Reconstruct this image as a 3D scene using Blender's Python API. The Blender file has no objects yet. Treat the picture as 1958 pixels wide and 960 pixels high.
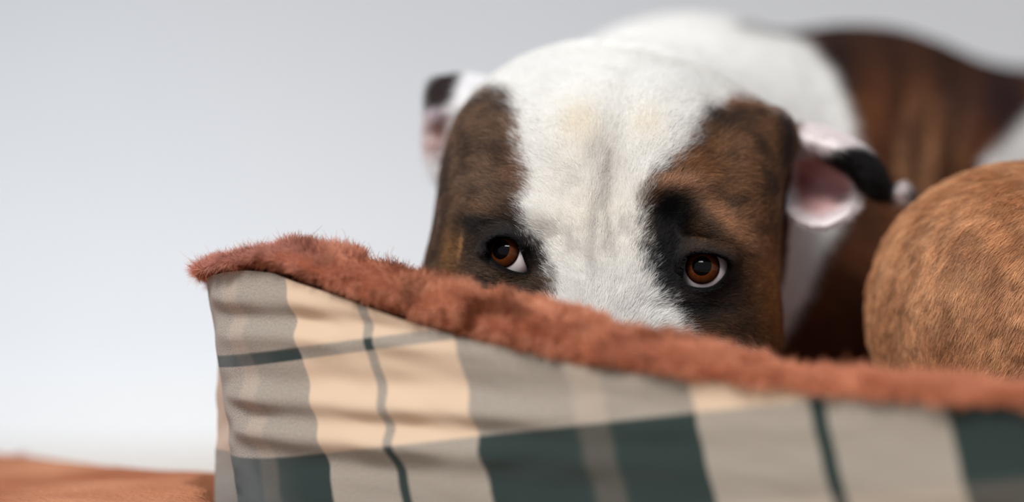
import bpy, bmesh, math
import numpy as np
from mathutils import Vector

C = bpy.context.scene.collection
SC = bpy.context.scene
rng = np.random.default_rng(11)

# ------------------------------------------------------------------ camera, world, light, exposure
H = 0.17                       # camera height above the floor
FPX = 1958 * 85.0 / 36.0       # focal length in pixels of the 1958x960 frame
cam = bpy.data.cameras.new('camera')
cam.lens, cam.sensor_width = 85.0, 36.0
cam.clip_start, cam.clip_end = 0.05, 50
cam.dof.use_dof = True
cam.dof.focus_distance = 0.957
cam.dof.aperture_fstop = 2.2
camo = bpy.data.objects.new('camera', cam)
camo.location = (0, 0, H)
camo.rotation_euler = (math.pi / 2, 0, 0)
C.objects.link(camo)
SC.camera = camo

w = bpy.data.worlds.new('world')
SC.world = w
w.use_nodes = True
bg = w.node_tree.nodes['Background']
bg.inputs[0].default_value = (0.86, 0.91, 1.0, 1)
bg.inputs[1].default_value = 0.56


def area(name, loc, target, sx, sy, power, col):
    l = bpy.data.lights.new(name, 'AREA')
    l.shape = 'RECTANGLE'
    l.size, l.size_y, l.energy, l.color = sx, sy, power, col
    o = bpy.data.objects.new(name, l)
    o.location = loc
    o.rotation_euler = (Vector(target) - Vector(loc)).to_track_quat('-Z', 'Y').to_euler()
    C.objects.link(o)
    return o


win = area('window_light', (-0.68, -0.60, 1.88), (0.06, 1.0, 0.15), 0.95, 0.7, 7.8, (1.0, 0.985, 0.965))
area('side_window_light', (-1.7, 1.0, 0.85), (0.0, 1.2, 0.15), 1.0, 1.2, 4, (0.46, 0.74, 1.0))
beam = area('added_wall_beam', (-1.35, 0.75, 0.95), (-0.25, 2.1, -0.10), 0.35, 0.35, 0.62, (0.80, 0.90, 1.0))  # added beam without a seen source, brightens the lower left of the wall
beam.data.spread = math.radians(33)
win.data.spread = math.radians(54)
SC.view_settings.view_transform = 'Standard'
SC.view_settings.look = 'None'
SC.view_settings.exposure = 0.0
SC.view_settings.gamma = 1.0
SC.view_settings.use_curve_mapping = False


# ------------------------------------------------------------------ helpers
def lin(r, g, b):
    c = np.array([r, g, b], float) / 255.0
    return np.where(c <= 0.04045, c / 12.92, ((c + 0.055) / 1.055) ** 2.4)


def rgba(r, g, b):
    return tuple(lin(r, g, b)) + (1.0,)


def P(px, py, Y):
    """world point at depth Y that the frame shows at px, py"""
    return np.array([(px - 979.0) / FPX * Y, Y, H + (480.0 - py) / FPX * Y])


def proj(p):
    return 979.0 + p[:, 0] / p[:, 1] * FPX, 480.0 - (p[:, 2] - H) / p[:, 1] * FPX


def _hash(i, j, k, seed):
    n = (i * 374761393 + j * 668265263 + k * 2147483647 + seed * 144665) & 0xFFFFFFFF
    n = ((n ^ (n >> 13)) * 1274126177) & 0xFFFFFFFF
    n = n ^ (n >> 16)
    return (n & 0xFFFF).astype(np.float64) / 65535.0


def vnoise(p, scale, seed=0):
    q = np.asarray(p, float) * scale
    i = np.floor(q).astype(np.int64)
    f = q - i
    f = f * f * (3 - 2 * f)
    out = 0
    for dx in (0, 1):
        for dy in (0, 1):
            for dz in (0, 1):
                wgt = (f[:, 0] if dx else 1 - f[:, 0]) * (f[:, 1] if dy else 1 - f[:, 1]) * (f[:, 2] if dz else 1 - f[:, 2])
                out = out + wgt * _hash(i[:, 0] + dx, i[:, 1] + dy, i[:, 2] + dz, seed)
    return out


def fbm(p, scale, seed=0):
    return (vnoise(p, scale, seed) + .5 * vnoise(p, scale * 2.1, seed + 1) + .25 * vnoise(p, scale * 4.3, seed + 2)) / 1.75


def sstep(a, b, x):
    t = np.clip((x - a) / (b - a), 0, 1)
    return t * t * (3 - 2 * t)


def polysd(px, py, poly):
    """signed distance to a polygon, negative inside"""
    poly = np.asarray(poly, float)
    n = len(poly)
    d = np.full(px.shape, 1e18)
    s = np.ones(px.shape)
    j = n - 1
    for i in range(n):
        e = poly[j] - poly[i]
        wx, wy = px - poly[i][0], py - poly[i][1]
        t = np.clip((wx * e[0] + wy * e[1]) / (e @ e), 0, 1)
        bx, by = wx - e[0] * t, wy - e[1] * t
        d = np.minimum(d, bx * bx + by * by)
        c1 = py >= poly[i][1]
        c2 = py < poly[j][1]
        c3 = e[0] * wy > e[1] * wx
        s = np.where((c1 & c2 & c3) | (~c1 & ~c2 & ~c3), -s, s)
        j = i
    return s * np.sqrt(d)


def smooth_poly(pts, n=6):
    """closed Catmull-Rom through the points"""
    p = np.asarray(pts, float)
    a, b, c, d = np.roll(p, 1, 0), p, np.roll(p, -1, 0), np.roll(p, -2, 0)
    out = []
    for k in range(n):
        t = k / n
        out.append(.5 * (2 * b + (c - a) * t + (2 * a - 5 * b + 4 * c - d) * t * t + (3 * b - a - 3 * c + d) * t ** 3))
    return np.stack(out, 1).reshape(-1, p.shape[1])


def empty(name, loc, label, cat):
    o = bpy.data.objects.new(name, None)
    o.location = loc
    o.empty_display_size = .05
    o['label'], o['category'] = label, cat
    C.objects.link(o)
    return o


def world_origin(o):
    v = Vector((0, 0, 0))
    while o is not None:
        v += o.location
        o = o.parent
    return v


def link(o, parent):
    if parent is not None:
        o.parent = parent
        o.location = -world_origin(parent)
    C.objects.link(o)
    return o


def mesh_obj(name, verts, faces, mat, parent=None, smooth=True, col=None, uv=None):
    me = bpy.data.meshes.new(name)
    me.from_pydata([tuple(v) for v in verts] if not isinstance(verts, np.ndarray) else verts.tolist(), [], faces if isinstance(faces, list) else faces.tolist())
    if smooth:
        me.polygons.foreach_set('use_smooth', np.ones(len(me.polygons), bool))
    if col is not None:
        a = me.color_attributes.new('Col', 'FLOAT_COLOR', 'POINT')
        a.data.foreach_set('color', np.concatenate([col, np.ones((len(col), 1))], 1).astype(np.float32).ravel())
    if uv is not None:
        li = np.empty(len(me.loops), np.int32)
        me.loops.foreach_get('vertex_index', li)
        me.uv_layers.new(name='UVMap').data.foreach_set('uv', np.asarray(uv)[li].astype(np.float32).ravel())
    me.materials.append(mat)
    me.update()
    return link(bpy.data.objects.new(name, me), parent)


def hair_obj(name, pts, radius, col, mat, parent):
    """pts (N,K,3), radius (N,K), col (N,3): one Curves object of loose strands"""
    N, K, _ = pts.shape
    cu = bpy.data.hair_curves.new(name)
    cu.add_curves([K] * N)
    cu.points.foreach_set('position', pts.astype(np.float32).ravel())
    ra = cu.attributes.get('radius') or cu.attributes.new('radius', 'FLOAT', 'POINT')
    ra.data.foreach_set('value', radius.astype(np.float32).ravel())
    ca = cu.attributes.new('Col', 'FLOAT_COLOR', 'CURVE')
    ca.data.foreach_set('color', np.concatenate([col, np.ones((N, 1))], 1).astype(np.float32).ravel())
    cu.materials.append(mat)
    o = bpy.data.objects.new(name, cu)
    o['kind'] = 'stuff'
    return link(o, parent)


def new_mat(name):
    m = bpy.data.materials.new(name)
    m.use_nodes = True
    return m, m.node_tree, m.node_tree.nodes['Principled BSDF']


def plain(name, c, rough=.8, spec=.3):
    m, nt, b = new_mat(name)
    b.inputs['Base Color'].default_value = c
    b.inputs['Roughness'].default_value = rough
    b.inputs['Specular IOR Level'].default_value = spec
    return m


def attr_mat(name, rough=.8, spec=.25, coat=0.0):
    m, nt, b = new_mat(name)
    a = nt.nodes.new('ShaderNodeAttribute')
    a.attribute_name = 'Col'
    nt.links.new(a.outputs['Color'], b.inputs['Base Color'])
    b.inputs['Roughness'].default_value = rough
    b.inputs['Specular IOR Level'].default_value = spec
    b.inputs['Coat Weight'].default_value = coat
    b.inputs['Coat Roughness'].default_value = .03
    return m


def noise_mat(name, c1, c2, scale, bump, bscale, rough=.9):
    m, nt, b = new_mat(name)
    tc = nt.nodes.new('ShaderNodeTexCoord')
    n = nt.nodes.new('ShaderNodeTexNoise')
    n.inputs['Scale'].default_value = scale
    n.inputs['Detail'].default_value = 5
    r = nt.nodes.new('ShaderNodeValToRGB')
    r.color_ramp.elements[0].position, r.color_ramp.elements[0].color = .3, c1
    r.color_ramp.elements[1].position, r.color_ramp.elements[1].color = .7, c2
    nt.links.new(tc.outputs['Object'], n.inputs['Vector'])
    nt.links.new(n.outputs['Fac'], r.inputs['Fac'])
    nt.links.new(r.outputs['Color'], b.inputs['Base Color'])
    b.inputs['Roughness'].default_value = rough
    b.inputs['Specular IOR Level'].default_value = .2
    if bump:
        n2 = nt.nodes.new('ShaderNodeTexNoise')
        n2.inputs['Scale'].default_value = bscale
        n2.inputs['Detail'].default_value = 6
        bp = nt.nodes.new('ShaderNodeBump')
        bp.inputs['Strength'].default_value = bump
        bp.inputs['Distance'].default_value = .004
        nt.links.new(tc.outputs['Object'], n2.inputs['Vector'])
        nt.links.new(n2.outputs['Fac'], bp.inputs['Height'])
        nt.links.new(bp.outputs['Normal'], b.inputs['Normal'])
    return m


def fur_mat(name, rough=.55, spec=.35, transl=.3):
    m, nt, b = new_mat(name)
    a = nt.nodes.new('ShaderNodeAttribute')
    a.attribute_name = 'Col'
    nt.links.new(a.outputs['Color'], b.inputs['Base Color'])
    b.inputs['Roughness'].default_value = rough
    b.inputs['Specular IOR Level'].default_value = spec
    tr = nt.nodes.new('ShaderNodeBsdfTranslucent')
    nt.links.new(a.outputs['Color'], tr.inputs['Color'])
    mx = nt.nodes.new('ShaderNodeMixShader')
    mx.inputs[0].default_value = transl
    nt.links.new(b.outputs[0], mx.inputs[1])
    nt.links.new(tr.outputs[0], mx.inputs[2])
    nt.links.new(mx.outputs[0], nt.nodes['Material Output'].inputs['Surface'])
    return m


def surface_nets(f, xs, ys, zs):
    """quad mesh of f = 0 on a warped grid"""
    nx, ny, nz = len(xs), len(ys), len(zs)
    V = np.empty((nx, ny, nz), np.float32)
    yy, zz = np.meshgrid(ys, zs, indexing='ij')
    step = max(1, 400000 // (ny * nz))
    for i in range(0, nx, step):
        n = min(step, nx - i)
        q = np.empty((n, ny, nz, 3))
        q[..., 0] = xs[i:i + n, None, None]
        q[..., 1] = yy
        q[..., 2] = zz
        V[i:i + n] = f(q.reshape(-1, 3)).reshape(n, ny, nz)
    S = V < 0
    cnt = np.zeros((nx - 1, ny - 1, nz - 1), np.int8)
    for a in (0, 1):
        for b in (0, 1):
            for c in (0, 1):
                cnt += S[a:nx - 1 + a, b:ny - 1 + b, c:nz - 1 + c]
    act = (cnt > 0) & (cnt < 8)
    I, J, K = np.nonzero(act)
    idx = np.full(act.shape, -1, np.int64)
    idx[act] = np.arange(len(I))
    acc = np.zeros((len(I), 3))
    num = np.zeros(len(I))
    G = (xs, ys, zs)
    for ax in range(3):
        o1, o2 = [k for k in range(3) if k != ax]
        for u in (0, 1):
            for v in (0, 1):
                o = [0, 0, 0]
                o[o1], o[o2] = u, v
                e = list(o)
                e[ax] = 1
                A = V[I + o[0], J + o[1], K + o[2]].astype(float)
                B = V[I + e[0], J + e[1], K + e[2]].astype(float)
                m = (A < 0) != (B < 0)
                t = np.where(m, A / np.where(m, A - B, 1), 0)
                cs = [None] * 3
                for k, ii in enumerate((I, J, K)):
                    lo = G[k][ii + o[k]]
                    cs[k] = lo + (t * (G[k][ii + 1] - lo) if k == ax else 0)
                acc += np.stack(cs, 1) * m[:, None]
                num += m
    verts = acc / num[:, None]
    quads = []
    for ax in range(3):
        o1, o2 = [(1, 2), (2, 0), (0, 1)][ax]
        sl0 = [slice(1, None)] * 3
        sl1 = [slice(1, None)] * 3
        sl0[ax] = slice(0, -1)
        A = S[tuple([slice(0, -1) if k == ax else slice(1, -1) for k in range(3)])]
        B = S[tuple([slice(1, None) if k == ax else slice(1, -1) for k in range(3)])]
        ch = A != B
        ii = list(np.nonzero(ch))
        flip = A[tuple(ii)]
        for k in range(3):
            if k != ax:
                ii[k] = ii[k] + 1

        def cell(d1, d2):
            q = list(ii)
            q[o1] = q[o1] - d1
            q[o2] = q[o2] - d2
            return idx[q[0], q[1], q[2]]
        Q = np.stack([cell(1, 1), cell(0, 1), cell(0, 0), cell(1, 0)], 1)
        Q[~flip] = Q[~flip][:, ::-1]
        quads.append(Q)
    quads = np.concatenate(quads)
    quads = quads[(quads >= 0).all(1)]
    return verts, quads


def fgrad(f, p, h=2e-4):
    g = np.empty_like(p)
    for k in range(3):
        d = np.zeros(3)
        d[k] = h
        g[:, k] = (f(p + d) - f(p - d)) / (2 * h)
    return g


def snap(f, p, it=2, lim=.0015):
    for _ in range(it):
        v = f(p)
        g = fgrad(f, p)
        s = -(v / np.maximum((g * g).sum(1), 1e-3))[:, None] * g
        n = np.linalg.norm(s, axis=1, keepdims=True)
        p = p + s * np.minimum(1, lim / np.maximum(n, 1e-9))
    return p


def smin(a, b, k):
    h = np.clip(.5 + .5 * (b - a) / k, 0, 1)
    return b + (a - b) * h - k * h * (1 - h)


def smax(a, b, k):
    return -smin(-a, -b, k)


def ell(p, c, r, n=2.0):
    q = np.abs((p - c) / np.asarray(r)) ** n
    return (q.sum(-1) ** (1.0 / n) - 1) * min(r)


def cone(p, a, b, ra, rb):
    a, b = np.asarray(a), np.asarray(b)
    e = b - a
    t = np.clip(((p - a) @ e) / (e @ e), 0, 1)
    return np.linalg.norm(p - a - t[:, None] * e, axis=1) - (ra + (rb - ra) * t)


def axis_grid(lo, hi, flo, fhi, coarse, fine):
    """coordinates spaced coarse, but fine between flo and fhi"""
    a = np.arange(lo, flo, coarse)
    b = np.arange(flo, fhi, fine)
    c = np.arange(fhi, hi + coarse, coarse)
    return np.concatenate([a, b, c])


def sample_mesh(verts, quads, n, weight=None):
    tri = np.concatenate([quads[:, [0, 1, 2]], quads[:, [0, 2, 3]]])
    a, b, c = verts[tri[:, 0]], verts[tri[:, 1]], verts[tri[:, 2]]
    ar = .5 * np.linalg.norm(np.cross(b - a, c - a), axis=1)
    if weight is not None:
        ar = ar * weight[tri].mean(1)
    cum = np.cumsum(ar)
    k = np.searchsorted(cum, rng.random(n) * cum[-1])
    k = np.minimum(k, len(tri) - 1)
    r1, r2 = np.sqrt(rng.random(n)), rng.random(n)
    wa, wb, wc = 1 - r1, r1 * (1 - r2), r1 * r2
    return wa[:, None] * a[k] + wb[:, None] * b[k] + wc[:, None] * c[k]


def unit(v):
    return v / np.maximum(np.linalg.norm(v, axis=-1, keepdims=True), 1e-9)


def strands(root, nrm, flow, length, lift, jitter, K=4, curl=0.0):
    """strands that leave the skin at `lift` (radians) and lie down along `flow`"""
    N = len(root)
    t = flow - (flow * nrm).sum(1)[:, None] * nrm
    t = unit(unit(t) + rng.normal(0, jitter, (N, 3)))
    t = unit(t - (t * nrm).sum(1)[:, None] * nrm)
    out = np.empty((N, K, 3))
    s = np.linspace(0, 1, K)
    pos = root.copy() - nrm * .0002
    out[:, 0] = pos
    for k in range(1, K):
        ang = lift * (1.25 - 0.75 * s[k])
        d = np.cos(ang)[:, None] * t + np.sin(ang)[:, None] * nrm
        pos = pos + d * (length / (K - 1))[:, None]
        out[:, k] = pos
    return out


# ------------------------------------------------------------------ the setting
wall_m = noise_mat('wall_paint', rgba(222, 222, 222), rgba(226, 226, 227), 3, 0, 1, .85)
floor_m = noise_mat('floor_vinyl', rgba(212, 200, 188), rgba(222, 212, 200), 5, 0, 1, .6)
trim_m = plain('trim_paint', rgba(228, 227, 226), .5)


def box(name, lo, hi, mat, parent=None):
    x0, y0, z0 = lo
    x1, y1, z1 = hi
    v = [(x0, y0, z0), (x1, y0, z0), (x1, y1, z0), (x0, y1, z0), (x0, y0, z1), (x1, y0, z1), (x1, y1, z1), (x0, y1, z1)]
    f = [(0, 3, 2, 1), (4, 5, 6, 7), (0, 1, 5, 4), (1, 2, 6, 5), (2, 3, 7, 6), (3, 0, 4, 7)]
    return mesh_obj(name, v, f, mat, parent, False)


WY = 2.10
box('wall_back', (-2.6, WY, 0), (2.6, WY + .1, 2.5), wall_m)['kind'] = 'structure'
box('floor', (-2.6, -1.6, -.1), (2.6, WY + .1, 0), floor_m)['kind'] = 'structure'
box('baseboard_back', (-2.6, WY - .012, 0), (2.6, WY, .07), trim_m)['kind'] = 'structure'

# ------------------------------------------------------------------ brindle and white dog: form
ROLL = math.radians(6)
C0 = P(1165, 500, .96)
HX = np.array([math.cos(ROLL), 0, -math.sin(ROLL)])
HZ = np.array([math.sin(ROLL), 0, math.cos(ROLL)])


def head_local(p):
    d = p - C0
    return np.stack([d @ HX, d[:, 1], d @ HZ], 1)


EYE_R = .0110
EYE_L = dict(px=(985, 488), iris=(960, 478), poly=[(932.5, 473), (939, 464), (953, 456.5), (972, 457), (986, 464), (993, 473), (1000, 493), (1008, 519.5), (988, 519.5), (967, 512), (953, 503.5), (941, 492)])
EYE_Rt = dict(px=(1348, 517), iris=(1342, 509), poly=[(1390, 502), (1380, 494), (1354, 486.5), (1327, 487), (1312, 495), (1307.5, 511), (1305.5, 540), (1318, 546), (1340, 550), (1362, 546.5), (1379, 533), (1389, 517)])
EYES = [EYE_L, EYE_Rt]


def gb(q, a, c, sa, sc, rot=0.0):
    """gaussian in the face plane of head space, metres"""
    da, dc = q[:, 0] - a, q[:, 2] - c
    if rot:
        cr, sr = math.cos(rot), math.sin(rot)
        da, dc = da * cr + dc * sr, -da * sr + dc * cr
    return np.exp(-.5 * ((da / sa) ** 2 + (dc / sc) ** 2))


def f_head_base(p):
    q = head_local(p)
    s = q.copy()
    s[:, 1] -= .16 * (q[:, 2] - .020)
    f = ell(s, (0, .075, .020), (.0715, .070, .0655), 2.55)
    # face block with cheeks, muzzle going down and forward
    f = smin(f, ell(q, (0, .062, -.032), (.069, .062, .058), 2.4), .02)
    for sx in (-1, 1):
        f = smin(f, ell(q, (sx * .050, .050, -.040), (.024, .032, .034)), .018)
    f = smin(f, cone(q, (-.004, .040, -.004), (-.006, .010, -.066), .034, .029), .020)
    f = smin(f, cone(q, (-.004, .045, -.055), (-.006, .020, -.085), .030, .024), .015)
    f = smin(f, ell(p, P(1468, 268, 1.030), (.0105, .018, .0120)), .012)         # root of the ear
    m = sstep(.075, .045, q[:, 1])
    rel = 0.0
    rel = rel + .0032 * gb(q, .001, .052, .0060, .024)             # median furrow
    rel = rel + .0022 * gb(q, .000, .018, .0050, .016)
    for sx in (-1, 1):
        rel = rel - .0022 * gb(q, sx * .015, .048, .008, .020)      # either side of it
        rel = rel + .0030 * gb(q, sx * .024, .004, .007, .013)      # hollow beside the nose bridge
        rel = rel - .0030 * gb(q, sx * .056, .045, .012, .026)      # temple muscle
        rel = rel + .0030 * gb(q, sx * .040, .060, .007, .022)
    # brows
    rel = rel - .0042 * gb(q, -.040, .0150, .014, .0048, -.10)
    rel = rel - .0022 * gb(q, -.050, .0240, .013, .0045, -.2)
    rel = rel - .0050 * gb(q, .035, .0190, .014, .0050, -.55)
    rel = rel - .0045 * gb(q, .023, .0320, .010, .0042, .30)
    rel = rel + .0060 * gb(q, .024, .0215, .0058, .0080, .2)        # hollow under the raised inner brow
    rel = rel + .0020 * gb(q, .040, .0100, .012, .0030, -.2)
    # bags under the eyes
    rel = rel + .0016 * gb(q, .036, -.0150, .013, .0025, .1)
    rel = rel + .0016 * gb(q, -.041, -.0145, .012, .0025, -.15)
    rel = rel + .0020 * gb(q, -.058, .0020, .0022, .010)            # crease left of the left eye
    return f + rel * m


def surf_depth(px, py, f):
    d = P(px, py, 1.0) - np.array([0, 0, H])
    Y = np.linspace(.88, 1.1, 1500)
    pts = np.array([0, 0, H]) + Y[:, None] * d
    v = f(pts)
    return Y[np.argmax(v < 0)]


for E in EYES:
    ys = surf_depth(E['px'][0], E['px'][1], f_head_base)
    E['c'] = P(E['px'][0], E['px'][1], ys + EYE_R - .0030)
    E['c'] = P(E['px'][0], E['px'][1], E['c'][1])
    ic = P(E['iris'][0], E['iris'][1], E['c'][1] - .0095)
    dx, dz = ic[0] - E['c'][0], ic[2] - E['c'][2]
    R = EYE_R * .96
    E['axis'] = unit(np.array([dx, -math.sqrt(max(1e-9, R * R - dx * dx - dz * dz)), dz]))
    E['sp'] = smooth_poly(E['poly'], 4)
    print('eye', E['c'], E['axis'])


def f_head(p):
    f = f_head_base(p)
    near = np.zeros(len(p), bool)
    for E in EYES:
        near |= np.abs(p - E['c']).max(1) < .026
    if near.any():
        pn, fn = p[near], f[near]
        px, py = proj(pn)
        for E in EYES:
            c = E['c']
            lid = np.linalg.norm(pn - c - np.array([0, -.0008, .0016]), axis=1) - (EYE_R + .0012)
            lid = np.minimum(lid, np.linalg.norm(pn - c, axis=1) - (EYE_R + .0011))
            fn = smin(fn, lid, .0035)
            g = polysd(px, py, E['sp']) * .000208
            depth = pn[:, 1] - (c[1] - .0015)
            up = sstep(-.0005, .0035, pn[:, 2] - c[2] - .12 * (pn[:, 0] - c[0]))
            fn = fn - .0036 * up * np.exp(-.5 * ((g - .0016) / .0016) ** 2)
            cut = smax(g, depth, .001)
            # rolled lid margin, then the opening itself
            fn = fn - .0007 * np.exp(-.5 * ((g - .0012) / .0009) ** 2)
            fn = smax(fn, -cut, .0008)
        f[near] = fn
    return f


def f_body(p):
    f = cone(p, P(1185, 345, 1.065), P(1295, 398, 1.20), .058, .087)             # neck
    f = smin(f, cone(p, P(1180, 430, 1.05), P(1330, 560, 1.20), .062, .080), .03)  # throat
    t1 = cone(p, P(1320, 383, 1.21), P(1640, 388, 1.30), .086, .0885)
    f = smin(f, t1, .03)
    f = smin(f, cone(p, P(1640, 385, 1.30), P(1975, 440, 1.38), .0885, .0845), .02)
    f = smin(f, cone(p, P(1975, 440, 1.38), P(2260, 440, 1.42), .0845, .090), .02)
    f = smin(f, ell(p, P(1500, 600, 1.26), (.10, .10, .075)), .03)               # chest on the cushion
    f = smin(f, ell(p, P(2250, 600, 1.42), (.11, .11, .08)), .03)                # haunch
    # foreleg and shoulder
    f = smin(f, cone(p, P(1585, 420, 1.20), P(1590, 640, 1.150), .050, .044), .03)
    f = smin(f, cone(p, P(1590, 640, 1.150), P(1400, 850, 1.11), .036, .020), .02)
    # far foreleg, hidden under the chin
    f = smin(f, cone(p, P(1050, 760, 1.13), P(1180, 850, 1.02), .024, .019), .02)
    f = smin(f, cone(p, P(1330, 600, 1.18), P(1050, 760, 1.13), .035, .024), .02)
    # ribs and loose skin folds
    px, py = proj(p)
    m = sstep(1.18, 1.22, p[:, 1]) * sstep(1600, 1680, px) * sstep(1900, 1800, px) * sstep(150, 260, py)
    f = f + .0042 * m * np.sin((px + .12 * py) / 9.5)
    # tail
    f = smin(f, cone(p, P(2500, 520, 1.44), P(2620, 720, 1.34), .022, .010), .02)
    return f


FLOOR_Z = .0750


def f_dog(p):
    f = smax(f_body(p), FLOOR_Z - p[:, 2], .006)
    m = (p[:, 1] < 1.14) & (p[:, 0] < .16)
    if m.any():
        f[m] = smin(f[m], smax(f_head(p[m]), FLOOR_Z - p[m][:, 2], .006), .022 * sstep(.0, .05, p[m][:, 1] - 1.0) + .0005)
    return f


xs = axis_grid(-.075, .58, -.036, .118, .005, .0011)
ys = axis_grid(.88, 1.57, .935, 1.02, .005, .0012)
zs = axis_grid(.060, .31, .125, .268, .005, .0011)
dv, dq = surface_nets(f_dog, xs, ys, zs)
dv = snap(f_dog, dv)


def refine(verts, quads, pick):
    """split the picked quads once (as triangles where the ring meets) and keep the mesh closed"""
    me = bpy.data.meshes.new('tmp')
    me.from_pydata(verts.tolist(), [], quads.tolist())
    bm = bmesh.new()
    bm.from_mesh(me)
    ed = [e for e in bm.edges if pick[e.verts[0].index] and pick[e.verts[1].index]]
    bmesh.ops.subdivide_edges(bm, edges=ed, cuts=1, use_grid_fill=True)
    bmesh.ops.triangulate(bm, faces=[f for f in bm.faces if len(f.verts) > 4])
    bm.verts.index_update()
    v = np.array([x.co[:] for x in bm.verts])
    fc = [[x.index for x in f.verts] for f in bm.faces]
    bm.free()
    bpy.data.meshes.remove(me)
    q = np.array([f if len(f) == 4 else f + [f[2]] for f in fc])
    return v, q


pick = np.zeros(len(dv), bool)
for E in EYES:
    pick |= (np.linalg.norm(dv - E['c'], axis=1) < .0155) & (dv[:, 1] < E['c'][1] + .002)
dv, dq = refine(dv, dq, pick)
dv = snap(f_dog, dv, 2, .0006)
print('dog verts', len(dv))

# ------------------------------------------------------------------ its markings
WHITE = lin(244, 242, 238)
CREAM = lin(240, 228, 204)
BLACK = lin(20, 17, 18)
BROWN = lin(134, 104, 80)
DBROWN = lin(66, 50, 42)
TAN = lin(172, 124, 84)
RUST = lin(120, 68, 36)
LPATCH = [(950, 166), (978, 182), (998, 216), (1003, 278), (1012, 322), (1018, 350), (1004, 385), (1004, 420), (1020, 452), (1042, 478), (1056, 512), (1066, 545), (1050, 600), (800, 640), (770, 300), (845, 230), (905, 185)]
RPATCH = [(1395, 181), (1440, 186), (1500, 220), (1545, 225), (1555, 690), (1330, 660), (1282, 592), (1256, 566), (1238, 530), (1226, 482), (1223, 420), (1229, 365), (1252, 328), (1296, 298), (1322, 250), (1347, 212), (1372, 190)]
NECKW = [(900, -100), (1380, -60), (1445, 42), (1535, 82), (1588, 140), (1618, 205), (1634, 270), (1632, 330), (1600, 430), (1574, 480), (1540, 570), (1486, 662), (1380, 800), (900, 760)]
HINDW = [(2070, 90), (1985, 190), (1922, 258), (1870, 312), (1900, 480), (2300, 700), (2500, 300)]


def lerp(a, b, t):
    return a + (b - a) * t[:, None]


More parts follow.
